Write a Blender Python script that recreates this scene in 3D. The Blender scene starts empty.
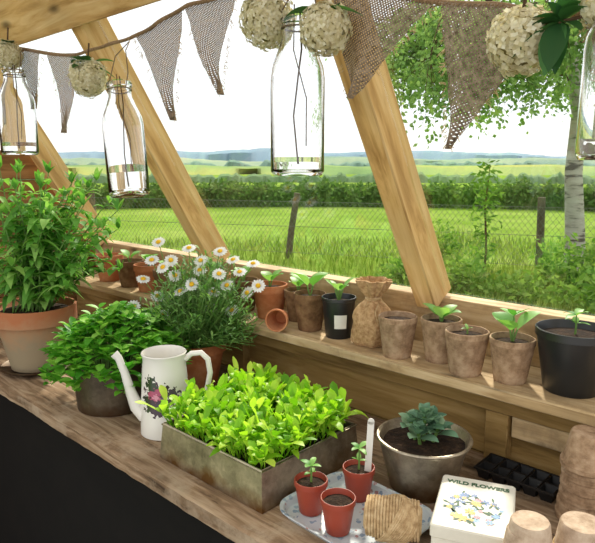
import bpy, math, random
from mathutils import Vector, Matrix, noise
random.seed(7)
R = random.random
def U(a,b): return random.uniform(a,b)
V = Vector
CZ = 1.35            # eye height above the shed floor; all z below are relative to eye level
def lin(c):
    out=[]
    for x in c:
        x=x/255.0
        out.append(x/12.92 if x<=0.04045 else ((x+0.055)/1.055)**2.4)
    return (out[0],out[1],out[2],1.0)

# ------------------------------------------------------------ materials
def newmat(name):
    m=bpy.data.materials.new(name); m.use_nodes=True
    nt=m.node_tree
    b=nt.nodes.get('Principled BSDF')
    return m,nt,b
def N(nt,t,**kw):
    n=nt.nodes.new(t)
    for k,v in kw.items(): setattr(n,k,v)
    return n
def ramp(nt,stops):
    r=N(nt,'ShaderNodeValToRGB'); e=r.color_ramp.elements
    e[0].position=stops[0][0]; e[0].color=stops[0][1]
    e[1].position=stops[-1][0]; e[1].color=stops[-1][1]
    for p,c in stops[1:-1]:
        x=e.new(p); x.color=c
    return r
def mat_noise(name,cols,scale=10,rough=.8,bump=.3,stretch=(1,1,1),metal=0,detail=6,bscale=None,island=0.0,spec=.3,bdist=.002):
    m,nt,b=newmat(name); L=nt.links
    tc=N(nt,'ShaderNodeTexCoord'); mp=N(nt,'ShaderNodeMapping'); mp.inputs['Scale'].default_value=stretch
    L.new(tc.outputs['Object'],mp.inputs[0])
    no=N(nt,'ShaderNodeTexNoise'); no.inputs['Scale'].default_value=scale; no.inputs['Detail'].default_value=detail; no.inputs['Roughness'].default_value=.65
    L.new(mp.outputs[0],no.inputs['Vector'])
    n=len(cols)
    r=ramp(nt,[(.3+.4*i/(n-1),lin(c)) for i,c in enumerate(cols)])
    L.new(no.outputs[0],r.inputs[0])
    col=r.outputs[0]
    if island>0:
        g=N(nt,'ShaderNodeNewGeometry'); mr=N(nt,'ShaderNodeMapRange'); mr.inputs[3].default_value=1-island; mr.inputs[4].default_value=1+island*.6
        L.new(g.outputs['Random Per Island'],mr.inputs[0])
        mx=N(nt,'ShaderNodeVectorMath',operation='SCALE'); L.new(col,mx.inputs[0]); L.new(mr.outputs[0],mx.inputs['Scale']); col=mx.outputs[0]
    L.new(col,b.inputs['Base Color'])
    b.inputs['Roughness'].default_value=rough; b.inputs['Metallic'].default_value=metal
    b.inputs['Specular IOR Level'].default_value=spec
    if bump>0:
        n2=N(nt,'ShaderNodeTexNoise'); n2.inputs['Scale'].default_value=bscale or scale*3; n2.inputs['Detail'].default_value=5
        L.new(mp.outputs[0],n2.inputs['Vector'])
        bp=N(nt,'ShaderNodeBump'); bp.inputs['Strength'].default_value=bump; bp.inputs['Distance'].default_value=bdist
        L.new(n2.outputs[0],bp.inputs['Height']); L.new(bp.outputs[0],b.inputs['Normal'])
    return m
def mat_wood(name,dark,mid,light,axis=0,scale=5,rough=.75,knots=True,bump=.5,island=.18,stain=None):
    m,nt,b=newmat(name); L=nt.links
    tc=N(nt,'ShaderNodeTexCoord'); g=N(nt,'ShaderNodeNewGeometry')
    ad=N(nt,'ShaderNodeVectorMath',operation='SCALE'); cm=N(nt,'ShaderNodeCombineXYZ')
    for i in range(3): L.new(g.outputs['Random Per Island'],cm.inputs[i])
    L.new(cm.outputs[0],ad.inputs[0]); ad.inputs['Scale'].default_value=7.0
    a2=N(nt,'ShaderNodeVectorMath',operation='ADD'); L.new(tc.outputs['Object'],a2.inputs[0]); L.new(ad.outputs[0],a2.inputs[1])
    mp=N(nt,'ShaderNodeMapping'); s=[9,9,9]; s[axis]=1; mp.inputs['Scale'].default_value=s
    L.new(a2.outputs[0],mp.inputs[0])
    no=N(nt,'ShaderNodeTexNoise'); no.inputs['Scale'].default_value=scale; no.inputs['Detail'].default_value=8; no.inputs['Roughness'].default_value=.6; no.inputs['Distortion'].default_value=.8
    L.new(mp.outputs[0],no.inputs['Vector'])
    r=ramp(nt,[(.28,lin(dark)),(.48,lin(mid)),(.72,lin(light))]); L.new(no.outputs[0],r.inputs[0])
    colout=r.outputs[0]
    if stain:
        sn=N(nt,'ShaderNodeTexNoise'); sn.inputs['Scale'].default_value=9; sn.inputs['Detail'].default_value=9; sn.inputs['Roughness'].default_value=.7
        L.new(a2.outputs[0],sn.inputs['Vector'])
        sm=N(nt,'ShaderNodeMapRange'); sm.inputs[1].default_value=.50; sm.inputs[2].default_value=.66; L.new(sn.outputs[0],sm.inputs[0])
        mx=N(nt,'ShaderNodeMix',data_type='RGBA'); L.new(sm.outputs[0],mx.inputs[0]); L.new(colout,mx.inputs[6]); mx.inputs[7].default_value=lin(stain); colout=mx.outputs[2]
    big=N(nt,'ShaderNodeTexNoise'); big.inputs['Scale'].default_value=3.5; big.inputs['Detail'].default_value=3
    L.new(a2.outputs[0],big.inputs['Vector'])
    mr=N(nt,'ShaderNodeMapRange'); mr.inputs[1].default_value=.3; mr.inputs[2].default_value=.7; mr.inputs[3].default_value=.78; mr.inputs[4].default_value=1.15
    L.new(big.outputs[0],mr.inputs[0])
    mr2=N(nt,'ShaderNodeMapRange'); mr2.inputs[3].default_value=1-island; mr2.inputs[4].default_value=1+island*.5
    L.new(g.outputs['Random Per Island'],mr2.inputs[0])
    mu=N(nt,'ShaderNodeMath',operation='MULTIPLY'); L.new(mr.outputs[0],mu.inputs[0]); L.new(mr2.outputs[0],mu.inputs[1])
    if knots:
        mk=N(nt,'ShaderNodeMapping'); ks=[14,14,14]; ks[axis]=5; mk.inputs['Scale'].default_value=ks
        L.new(a2.outputs[0],mk.inputs[0])
        vo=N(nt,'ShaderNodeTexVoronoi'); vo.inputs['Scale'].default_value=.9; L.new(mk.outputs[0],vo.inputs['Vector'])
        kr=N(nt,'ShaderNodeMapRange'); kr.inputs[1].default_value=.04; kr.inputs[2].default_value=.16; kr.inputs[3].default_value=.35; kr.inputs[4].default_value=1
        L.new(vo.outputs['Distance'],kr.inputs[0])
        m3=N(nt,'ShaderNodeMath',operation='MULTIPLY'); L.new(mu.outputs[0],m3.inputs[0]); L.new(kr.outputs[0],m3.inputs[1]); mu=m3
    sc=N(nt,'ShaderNodeVectorMath',operation='SCALE'); L.new(colout,sc.inputs[0]); L.new(mu.outputs[0],sc.inputs['Scale'])
    L.new(sc.outputs[0],b.inputs['Base Color']); b.inputs['Roughness'].default_value=rough; b.inputs['Specular IOR Level'].default_value=.25
    bp=N(nt,'ShaderNodeBump'); bp.inputs['Strength'].default_value=bump; bp.inputs['Distance'].default_value=.002
    L.new(no.outputs[0],bp.inputs['Height']); L.new(bp.outputs[0],b.inputs['Normal'])
    return m
def mat_leaf(name,c1,c2,c3=None,trans=.35,rough=.5,spec=.35):
    m,nt,b=newmat(name); L=nt.links
    g=N(nt,'ShaderNodeNewGeometry')
    st=[(0,lin(c1)),(1,lin(c2))] if c3 is None else [(0,lin(c1)),(.55,lin(c2)),(1,lin(c3))]
    r=ramp(nt,st); L.new(g.outputs['Random Per Island'],r.inputs[0])
    L.new(r.outputs[0],b.inputs['Base Color']); b.inputs['Roughness'].default_value=rough; b.inputs['Specular IOR Level'].default_value=spec
    tr=N(nt,'ShaderNodeBsdfTranslucent'); 
    sc=N(nt,'ShaderNodeVectorMath',operation='MULTIPLY'); sc.inputs[1].default_value=(1.25,1.3,.7) if c1[1]>c1[0]+5 else (1,1,.95); L.new(r.outputs[0],sc.inputs[0]); L.new(sc.outputs[0],tr.inputs[0])
    mx=N(nt,'ShaderNodeMixShader'); mx.inputs[0].default_value=trans
    L.new(b.outputs[0],mx.inputs[1]); L.new(tr.outputs[0],mx.inputs[2])
    L.new(mx.outputs[0],nt.nodes['Material Output'].inputs[0])
    return m
def mat_plain(name,c,rough=.5,metal=0,spec=.5):
    return mat_noise(name,[tuple(x*.94 for x in c),c],scale=30,rough=rough,bump=0,metal=metal,spec=spec)
def mat_glass(name,col=(1,1,1),ior=1.45,rough=0.0):
    m,nt,b=newmat(name)
    b.inputs['Transmission Weight'].default_value=1; b.inputs['IOR'].default_value=ior; b.inputs['Roughness'].default_value=rough
    b.inputs['Base Color'].default_value=(*col,1)
    return m
def mat_galv(name,base,rust,metal=.85,rz0=.0,rz1=.03):
    m,nt,b=newmat(name); L=nt.links
    tc=N(nt,'ShaderNodeTexCoord'); no=N(nt,'ShaderNodeTexNoise'); no.inputs['Scale'].default_value=11; no.inputs['Detail'].default_value=10; no.inputs['Roughness'].default_value=.75
    L.new(tc.outputs['Object'],no.inputs['Vector'])
    r=ramp(nt,[(.3,lin(tuple(x*.62 for x in base))),(.5,lin(base)),(.7,lin(tuple(min(255,x*1.2) for x in base)))]); L.new(no.outputs[0],r.inputs[0])
    vo=N(nt,'ShaderNodeTexVoronoi'); vo.inputs['Scale'].default_value=110; L.new(tc.outputs['Object'],vo.inputs['Vector'])
    sepc=N(nt,'ShaderNodeSeparateColor'); L.new(vo.outputs['Color'],sepc.inputs[0])
    mr=N(nt,'ShaderNodeMapRange'); mr.inputs[3].default_value=.88; mr.inputs[4].default_value=1.1; L.new(sepc.outputs[0],mr.inputs[0])
    sc=N(nt,'ShaderNodeVectorMath',operation='SCALE'); L.new(r.outputs[0],sc.inputs[0]); L.new(mr.outputs[0],sc.inputs['Scale'])
    n2=N(nt,'ShaderNodeTexNoise'); n2.inputs['Scale'].default_value=26; n2.inputs['Detail'].default_value=8; L.new(tc.outputs['Object'],n2.inputs['Vector'])
    sp=N(nt,'ShaderNodeSeparateXYZ'); L.new(tc.outputs['Object'],sp.inputs[0])
    ma=N(nt,'ShaderNodeMath',operation='MULTIPLY_ADD'); ma.inputs[1].default_value=-.10; L.new(n2.outputs[0],ma.inputs[0]); L.new(sp.outputs[2],ma.inputs[2])
    m2=N(nt,'ShaderNodeMapRange'); m2.inputs[1].default_value=-.055; m2.inputs[2].default_value=-.02; m2.inputs[3].default_value=1; m2.inputs[4].default_value=0; L.new(ma.outputs[0],m2.inputs[0])
    mx=N(nt,'ShaderNodeMix',data_type='RGBA'); L.new(m2.outputs[0],mx.inputs[0]); L.new(sc.outputs[0],mx.inputs[6]); mx.inputs[7].default_value=lin(rust)
    L.new(mx.outputs[2],b.inputs['Base Color']); b.inputs['Metallic'].default_value=metal
    rr=N(nt,'ShaderNodeMapRange'); rr.inputs[3].default_value=.30; rr.inputs[4].default_value=.55; L.new(no.outputs[0],rr.inputs[0]); L.new(rr.outputs[0],b.inputs['Roughness'])
    bp=N(nt,'ShaderNodeBump'); bp.inputs['Strength'].default_value=.2; bp.inputs['Distance'].default_value=.002; L.new(no.outputs[0],bp.inputs['Height']); L.new(bp.outputs[0],b.inputs['Normal'])
    return m

WOOD_R=mat_wood('rafter_pine',(148,108,58),(200,160,102),(226,194,142),0,4)
WOOD_SH=mat_wood('shelf_pine',(146,118,80),(188,160,118),(216,194,156),0,5,stain=(154,130,96))
WOOD_B=mat_wood('bench_weathered',(70,54,40),(138,112,86),(188,164,136),0,6,island=.22,bump=1.0,stain=(172,152,128))
WOOD_W=mat_wood('wall_board',(108,82,44),(150,120,70),(174,144,94),0,4,island=.2)
WOOD_P=mat_wood('gable_board',(84,56,30),(128,90,52),(158,116,72),1,4,island=.3)
DARK=mat_noise('shade_black',[(9,8,7),(18,15,12)],8,.9,.2)  # near-black paints in the shade below the bench, floor included
SOIL=mat_noise('soil',[(22,15,10),(48,34,24),(78,58,42)],60,1,.9,bdist=.006)
PEAT=mat_noise('peat_fibre',[(118,92,68),(162,134,106),(190,164,136)],45,.95,.8,bscale=120)
PEATD=mat_noise('peat_fibre_damp',[(82,58,38),(118,88,60),(144,114,82)],40,.95,.8,bscale=120)
PEATL=mat_noise('peat_fibre_pale',[(146,124,102),(182,160,138),(202,184,162)],45,.95,.8,bscale=120)
TERRA=mat_noise('terracotta',[(150,84,50),(178,110,70),(200,144,104)],14,.85,.2)
def mat_agedterra():
    m,nt,b=newmat('terracotta_limed'); L=nt.links
    tc=N(nt,'ShaderNodeTexCoord'); sp=N(nt,'ShaderNodeSeparateXYZ'); L.new(tc.outputs['Object'],sp.inputs[0])
    no=N(nt,'ShaderNodeTexNoise'); no.inputs['Scale'].default_value=14; no.inputs['Detail'].default_value=8; no.inputs['Roughness'].default_value=.7; L.new(tc.outputs['Object'],no.inputs['Vector'])
    ma=N(nt,'ShaderNodeMath',operation='MULTIPLY_ADD'); ma.inputs[1].default_value=.12; L.new(no.outputs[0],ma.inputs[0]); L.new(sp.outputs[2],ma.inputs[2])
    mr=N(nt,'ShaderNodeMapRange'); mr.inputs[1].default_value=.13; mr.inputs[2].default_value=.22; L.new(ma.outputs[0],mr.inputs[0])
    r=ramp(nt,[(0,lin((146,130,104))),(.45,lin((166,130,96))),(1,lin((168,104,66)))]); L.new(mr.outputs[0],r.inputs[0])
    L.new(r.outputs[0],b.inputs['Base Color']); b.inputs['Roughness'].default_value=.85
    return m
TERRAG=mat_agedterra()
REDP=mat_plain('red_plastic',(158,66,46),.4)
BLKP=mat_plain('black_plastic',(30,32,34),.35)
BLK2=mat_plain('black_ribbed',(26,26,28),.5)
GALV=mat_galv('galvanised_metal',(172,160,140),(120,88,52))  # warm base tint paints in tan reflections on the metal; rust is separate
GALVD=mat_galv('aged_tin',(92,82,68),(80,56,36),.7)
WHITE=mat_plain('white_label',(226,224,216),.45)
LEAF_L=mat_leaf('lettuce_leaf',(100,160,26),(158,208,44),(204,230,90),.44,.45)
LEAF_S=mat_leaf('sage_leaf',(78,138,54),(122,178,76),(170,210,118),.42,.6)
LEAF_B=mat_leaf('basil_leaf',(62,136,36),(114,184,58),(164,214,96),.42,.45)
LEAF_D=mat_leaf('daisy_leaf',(66,112,50),(104,154,70),(144,182,102),.35,.6)
LEAF_Y=mat_leaf('young_leaf',(84,150,60),(128,182,90),(152,198,110),.35,.45)
LEAF_C=mat_leaf('succulent_leaf',(74,112,88),(112,148,118),(156,184,150),.15,.6,.25)
LEAF_K=mat_leaf('dark_leaf',(34,72,38),(54,100,48),(76,124,64),.25,.5)
LEAF_T=mat_leaf('tree_leaf',(104,138,84),(136,168,104),(164,190,128),.45,.7,.1)  # outdoor haze painted in: tree, shrub and hedge leaf greens are paled
LEAF_H=mat_leaf('shrub_leaf',(84,126,48),(118,156,70),(150,180,98),.4,.8,.1)
LEAF_HG=mat_leaf('hedge_leaf',(72,102,54),(94,126,66),(120,148,86),.25,.8,.1)
GRASS=mat_leaf('grass_blade',(98,128,48),(126,150,66),(152,168,92),.3,.8,.1)
STEM=mat_plain('green_stem',(104,140,66),.6)
TWIG=mat_noise('twig_brown',[(66,48,34),(104,80,56)],40,.9,.2)
BERRY=mat_noise('flower_core',[(140,132,88),(176,166,120)],40,.9,.2)
PETAL=mat_leaf('daisy_petal',(226,226,224),(240,240,240),None,.3,.6)
YEL=mat_noise('daisy_eye',[(206,150,20),(232,190,44)],300,.8,.5)
CREAM=mat_leaf('hydrangea_petal',(206,196,154),(226,218,184),(240,236,214),.45,.7)
JUTE=mat_noise('jute',[(146,116,78),(184,156,116),(206,182,144)],90,.95,.8,bscale=200)
ROPE=mat_noise('rope',[(116,90,62),(160,134,102)],200,.95,.6)
WIRE=mat_plain('wire',(110,92,72),.5,.5)
FWIRE=mat_plain('fence_wire',(120,126,112),.5,.2)
POSTM=mat_noise('fence_post_wood',[(80,72,58),(116,104,86)],8,.9,.4)
GLASS=mat_glass('bottle_glass'); WATER=mat_glass('water',(.97,.98,.95),1.33)

def mat_burlap():
    m,nt,b=newmat('burlap'); L=nt.links
    tc=N(nt,'ShaderNodeTexCoord'); sp=N(nt,'ShaderNodeSeparateXYZ')
    nz=N(nt,'ShaderNodeTexNoise'); nz.inputs['Scale'].default_value=25; L.new(tc.outputs['Object'],nz.inputs['Vector'])
    sv=N(nt,'ShaderNodeVectorMath',operation='SCALE'); sv.inputs['Scale'].default_value=.007; L.new(nz.outputs['Color'],sv.inputs[0])
    av=N(nt,'ShaderNodeVectorMath',operation='ADD'); L.new(tc.outputs['Object'],av.inputs[0]); L.new(sv.outputs[0],av.inputs[1])
    L.new(av.outputs[0],sp.inputs[0])
    def thread(a,b_,k):
        s=N(nt,'ShaderNodeMath',operation='MULTIPLY_ADD'); L.new(sp.outputs[0],s.inputs[0]); s.inputs[1].default_value=a*k
        t=N(nt,'ShaderNodeMath',operation='MULTIPLY'); L.new(sp.outputs[2],t.inputs[0]); t.inputs[1].default_value=b_*k
        L.new(t.outputs[0],s.inputs[2])
        si=N(nt,'ShaderNodeMath',operation='SINE'); L.new(s.outputs[0],si.inputs[0]); return si.outputs[0]
    k=2*math.pi/.0036
    s1=thread(.94,.34,k); s2=thread(-.34,.94,k)
    mx=N(nt,'ShaderNodeMath',operation='MAXIMUM'); L.new(s1,mx.inputs[0]); L.new(s2,mx.inputs[1])
    n3=N(nt,'ShaderNodeTexNoise'); n3.inputs['Scale'].default_value=160; L.new(tc.outputs['Object'],n3.inputs['Vector'])
    ad=N(nt,'ShaderNodeMath',operation='ADD'); L.new(mx.outputs[0],ad.inputs[0]); L.new(n3.outputs[0],ad.inputs[1])
    gt=N(nt,'ShaderNodeMath',operation='GREATER_THAN'); gt.inputs[1].default_value=.22; L.new(ad.outputs[0],gt.inputs[0])
    r=ramp(nt,[(.3,lin((98,84,70))),(.7,lin((158,140,120)))]); L.new(n3.outputs[0],r.inputs[0])
    L.new(r.outputs[0],b.inputs['Base Color']); b.inputs['Roughness'].default_value=.95; b.inputs['Specular IOR Level'].default_value=.1
    L.new(gt.outputs[0],b.inputs['Alpha'])
    return m
BURLAP=mat_burlap()

def mat_enamel():
    m,nt,b=newmat('printed_enamel'); L=nt.links
    tc=N(nt,'ShaderNodeTexCoord')
    def blob(c,r,ns,seed):
        no=N(nt,'ShaderNodeTexNoise'); no.inputs['Scale'].default_value=ns; no.inputs['Detail'].default_value=3; 
        of=N(nt,'ShaderNodeVectorMath',operation='ADD'); of.inputs[1].default_value=(seed,0,0); L.new(tc.outputs['Object'],of.inputs[0]); L.new(of.outputs[0],no.inputs['Vector'])
        di=N(nt,'ShaderNodeVectorMath',operation='DISTANCE'); di.inputs[1].default_value=c; L.new(tc.outputs['Object'],di.inputs[0])
        ma=N(nt,'ShaderNodeMath',operation='MULTIPLY_ADD'); ma.inputs[1].default_value=-r*2.6; L.new(no.outputs[0],ma.inputs[0]); L.new(di.outputs['Value'],ma.inputs[2])
        lt=N(nt,'ShaderNodeMath',operation='LESS_THAN'); lt.inputs[1].default_value=-.45*r; L.new(ma.outputs[0],lt.inputs[0]); return lt.outputs[0]
    base=N(nt,'ShaderNodeRGB'); base.outputs[0].default_value=lin((224,221,214)); col=base.outputs[0]
    for c,r,ns,sd,cc in [((.022,-.042,.082),.028,110,0,(52,62,50)),((.026,-.040,.10),.026,100,3,(58,42,54)),((.024,-.040,.100),.016,160,5,(166,70,104)),((.030,-.036,.066),.018,140,9,(60,44,56)),((.014,-.044,.120),.016,140,12,(44,60,44)),((.044,-.014,.095),.018,140,14,(90,80,90)),((.026,-.040,.094),.008,200,15,(210,140,160))]:
        mk=blob(c,r,ns,sd); mx=N(nt,'ShaderNodeMix',data_type='RGBA'); L.new(mk,mx.inputs[0]); L.new(col,mx.inputs[6]); mx.inputs[7].default_value=lin(cc); col=mx.outputs[2]
    L.new(col,b.inputs['Base Color']); b.inputs['Roughness'].default_value=.22
    return m
ENAMEL=mat_enamel()
def mat_print(name,bg,cols,scale,thr,rough=.5,region=None):
    m,nt,b=newmat(name); L=nt.links
    tc=N(nt,'ShaderNodeTexCoord'); vo=N(nt,'ShaderNodeTexVoronoi'); vo.inputs['Scale'].default_value=scale
    nz=N(nt,'ShaderNodeTexNoise'); nz.inputs['Scale'].default_value=scale*2.5; L.new(tc.outputs['Object'],nz.inputs['Vector'])
    mxv=N(nt,'ShaderNodeVectorMath',operation='SCALE'); mxv.inputs['Scale'].default_value=.5/scale; L.new(nz.outputs['Color'],mxv.inputs[0])
    av=N(nt,'ShaderNodeVectorMath',operation='ADD'); L.new(tc.outputs['Object'],av.inputs[0]); L.new(mxv.outputs[0],av.inputs[1])
    L.new(av.outputs[0],vo.inputs['Vector'])
    lt=N(nt,'ShaderNodeMath',operation='LESS_THAN'); lt.inputs[1].default_value=thr; L.new(vo.outputs['Distance'],lt.inputs[0])
    sp=N(nt,'ShaderNodeSeparateColor'); L.new(vo.outputs['Color'],sp.inputs[0])
    n=len(cols); r=ramp(nt,[(i/(n-1),lin(c)) for i,c in enumerate(cols)]); r.color_ramp.interpolation='CONSTANT'; L.new(sp.outputs[0],r.inputs[0])
    fac=lt.outputs[0]
    mx=N(nt,'ShaderNodeMix',data_type='RGBA'); L.new(fac,mx.inputs[0]); mx.inputs[6].default_value=lin(bg); L.new(r.outputs[0],mx.inputs[7])
    L.new(mx.outputs[2],b.inputs['Base Color']); b.inputs['Roughness'].default_value=rough
    return m
TRAYM=mat_print('patterned_enamel',(200,210,216),[(140,162,184),(160,180,196),(178,140,140),(140,164,150)],75,.32,.25)
CARD=mat_plain('white_card',(222,218,204),.5)
INKS=[mat_plain('ink_blue',(60,104,166),.5),mat_plain('ink_sky',(120,166,204),.5),mat_plain('ink_yellow',(216,176,70),.5),mat_plain('ink_pink',(206,140,156),.5)]
INKG=mat_plain('ink_green',(52,92,60),.6)

# ------------------------------------------------------------ mesh builder
class MB:
    def __init__(s): s.v=[];s.f=[];s.m=[];s.sm=[];s.mats=[]
    def mi(s,mat):
        if mat not in s.mats: s.mats.append(mat)
        return s.mats.index(mat)
    def add(s,vs,fs,mat,smooth=True,M=None):
        o=len(s.v); i=s.mi(mat)
        if M is not None: vs=[M@V(v) for v in vs]
        s.v.extend([tuple(v) for v in vs])
        for f in fs: s.f.append(tuple(o+k for k in f)); s.m.append(i); s.sm.append(smooth)
    def lathe(s,prof,mat,seg=36,M=None,wob=0,facet=None,gather=0):
        vs=[];fs=[];rings=[]
        for (r,z) in prof:
            if r<1e-6: rings.append([len(vs)]); vs.append(V((0,0,z)))
            else:
                ring=[]
                for k in range(seg):
                    a=2*math.pi*k/seg
                    rr=r*(1+wob*noise.noise(V((math.cos(a)*1.7,math.sin(a)*1.7,z*25+r*9))))
                    if gather: rr*=1+gather*math.sin(a*9+math.sin(a*2)*1.5)*min(1,max(0,(z-.05)/.04))
                    if facet: 
                        p=2*math.pi/facet; rr*=math.cos(p/2)/math.cos((a%p)-p/2)*.5+.5
                    ring.append(len(vs)); vs.append(V((rr*math.cos(a),rr*math.sin(a),z)))
                rings.append(ring)
        for A,B in zip(rings,rings[1:]):
            if len(A)==1 and len(B)==1: continue
            for k in range(seg):
                k2=(k+1)%seg
                if len(A)==1: fs.append((A[0],B[k2],B[k]))
                elif len(B)==1: fs.append((A[k],A[k2],B[0]))
                else: fs.append((A[k],A[k2],B[k2],B[k]))
        s.add(vs,fs,mat,True,M)
    def tube(s,pts,rad,mat,seg=6,caps=True,M=None):
        pts=[V(p) for p in pts]; n=len(pts)
        if not isinstance(rad,(list,tuple)): rad=[rad]*n
        vs=[];fs=[]; pn=None
        for i,p in enumerate(pts):
            d=(pts[min(i+1,n-1)]-pts[max(i-1,0)])
            if d.length<1e-9: d=V((0,0,1))
            d.normalize()
            if pn is None:
                h=V((0,0,1)) if abs(d.z)<.9 else V((1,0,0))
                nn=d.cross(h).normalized()
            else:
                nn=(pn-d*pn.dot(d))
                nn=nn.normalized() if nn.length>1e-6 else d.orthogonal().normalized()
            pn=nn; bb=d.cross(nn)
            for k in range(seg):
                a=2*math.pi*k/seg; vs.append(p+(nn*math.cos(a)+bb*math.sin(a))*rad[i])
        for i in range(n-1):
            for k in range(seg):
                k2=(k+1)%seg; fs.append((i*seg+k,i*seg+k2,(i+1)*seg+k2,(i+1)*seg+k))
        if caps: fs.append(tuple(range(seg-1,-1,-1))); fs.append(tuple((n-1)*seg+k for k in range(seg)))
        s.add(vs,fs,mat,True,M)
    def box(s,lo,hi,mat,M=None):
        x0,y0,z0=lo;x1,y1,z1=hi
        vs=[(x0,y0,z0),(x1,y0,z0),(x1,y1,z0),(x0,y1,z0),(x0,y0,z1),(x1,y0,z1),(x1,y1,z1),(x0,y1,z1)]
        s.add(vs,[(0,3,2,1),(4,5,6,7),(0,1,5,4),(1,2,6,5),(2,3,7,6),(3,0,4,7)],mat,False,M)
    def leaf(s,base,d,L,W,mat,shape='oval',droop=.2,fold=.25,n=5,up=V((0,0,1)),wave=0):
        base=V(base); d=V(d).normalized(); sd=d.cross(up)
        if sd.length<.05: sd=d.cross(V((U(-1,1),U(-1,1),.1)))
        sd.normalize(); nn=sd.cross(d)
        vs=[];fs=[]
        for i in range(n+1):
            t=i/n
            if shape=='oval': w=max(0,math.sin(math.pi*min(1,t**.85)))**.75
            elif shape=='lance': w=max(0,math.sin(math.pi*t**.75))**.9
            elif shape=='spoon': w=max(.1,max(0,math.sin(math.pi*t**1.9))**.8) if t<1 else .12
            else: w=math.sin(math.pi*t)
            if i==0: w=max(w,.08)
            c=base+d*(L*t)+V((0,0,-droop*L*t*t))
            ww=w*W/2; wv=wave*L*math.sin(t*9+base.x*80)
            vs+= [c-sd*ww+nn*(fold*ww+wv), c, c+sd*ww+nn*(fold*ww-wv)]
        for i in range(n):
            a=i*3; fs+=[(a,a+1,a+4,a+3),(a+1,a+2,a+5,a+4)]
        s.add(vs,fs,mat,True)
    def dia(s,base,d,L,W,mat):
        d=V(d).normalized(); sd=d.cross(V((U(-1,1),U(-1,1),U(-1,1))))
        if sd.length<1e-3: sd=d.orthogonal()
        sd.normalize(); base=V(base); m=base+d*L*.45
        s.add([base,m+sd*W/2,base+d*L,m-sd*W/2],[(0,1,2,3)],mat,False)
    def build(s,name,loc=(0,0,0),rot=(0,0,0),bevel=0,sharp=38,parent=None):
        me=bpy.data.meshes.new(name); me.from_pydata(s.v,[],s.f)
        for m in s.mats: me.materials.append(m)
        me.polygons.foreach_set('material_index',s.m); me.polygons.foreach_set('use_smooth',s.sm)
        me.update()
        try: me.set_sharp_from_angle(angle=math.radians(sharp))
        except Exception: pass
        ob=bpy.data.objects.new(name,me); bpy.context.scene.collection.objects.link(ob)
        ob.location=(loc[0],loc[1],loc[2]+(CZ if parent is None else 0)); ob.rotation_euler=rot
        if parent: ob.parent=parent
        if bevel:
            b=ob.modifiers.new('bevel','BEVEL'); b.width=bevel; b.segments=2; b.limit_method='ANGLE'
        return ob
def T(x,y,z): return Matrix.Translation((x,y,z))
def Rz(a): return Matrix.Rotation(a,4,'Z')
def Rx(a): return Matrix.Rotation(a,4,'X')
def Ry(a): return Matrix.Rotation(a,4,'Y')
RIGHT=V((.734,.679,0)); TOCAM=V((.679,-.734,0))

def pot(mb,rt,rb,h,mat,wall=.003,rimh=0,rimo=0,soil=SOIL,sd=.012,wob=0,seg=36,facet=None):
    p=[(0,0),(rb*.96,0),(rb,.002)]
    if rimh: p+=[(rt,h-rimh),(rt+rimo,h-rimh+.001),(rt+rimo,h-.001),(rt+rimo-.001,h)]
    else: p+=[(rb+(rt-rb)*.5,h*.5),(rt,h-.001)]
    ri=rt+rimo-wall
    f=(h-sd)/h; rs=rb+(rt-rb)*f-wall
    p+=[(ri,h),(rs,h-sd-.002)]
    mb.lathe(p,mat,seg,None,wob,facet)
    if soil:
        q=[(rs+.0005,h-sd-.001),(rs*.7,h-sd+.001),(rs*.35,h-sd+.002),(0,h-sd+.003)]
        mb.lathe(q,soil,seg,None,wob,facet)

# ------------------------------------------------------------ shed
mb=MB(); 
for i in range(14):
    y0=-1.3+i*.176; mb.box((-2.15,y0,-.03),(1.2,y0+.172,0),DARK)
mb.build('floor',(0,0,-1.35))
mb=MB()
zs=[-1.35,-1.16,-.97,-.78,-.56,-.41]
for a,b_ in zip(zs,zs[1:]): mb.box((-2.12,1.06,a+.001),(1.2,1.17,b_-.001),WOOD_W)
mb.build('wall_window',(0,0,0),bevel=.002)
mb=MB(); mb.box((-2.1,1.035,-.458),(1.1,1.0595,-.4125),WOOD_W); 
for x in (-.47,-1.2): mb.box((x,1.036,-.557),(x+.045,1.0595,-.459),WOOD_W)
mb.box((-.42,1.04,-.50),(1.1,1.0595,-.459),WOOD_SH)
mb.build('trim_1',bevel=.002)
mb=MB()
z=-1.35
while z<.0:
    y1=1.17 if z<-.3 else 1.17-.61*(z+.1+.285)
    mb.box((-2.16,-.6,z+.001),(-2.125,y1,z+.099),WOOD_P); z+=.1
mb.box((-2.16,.30,.05),(-2.12,.36,.36),WOOD_P); mb.box((-2.16,-.6,.36),(-2.12,.86,.45),WOOD_P)
mb.build('wall_left',bevel=.002)
def yw(z): return 1.14-.61*(z+.285)
sl=math.atan2(1,.61)
def slopebox(mb,x0,x1,z0,z1,d0,d1,mat):
    n=V((0,-math.sin(sl),-math.cos(sl)))
    vs=[]
    for (x,z,d) in [(x0,z0,d0),(x1,z0,d0),(x1,z0,d1),(x0,z0,d1),(x0,z1,d0),(x1,z1,d0),(x1,z1,d1),(x0,z1,d1)]:
        p=V((x,yw(z),z))+n*d; vs.append(p)
    mb.add(vs,[(0,1,2,3),(4,7,6,5),(0,4,5,1),(1,5,6,2),(2,6,7,3),(3,7,4,0)],mat,False)
Lr=1.02
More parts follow.
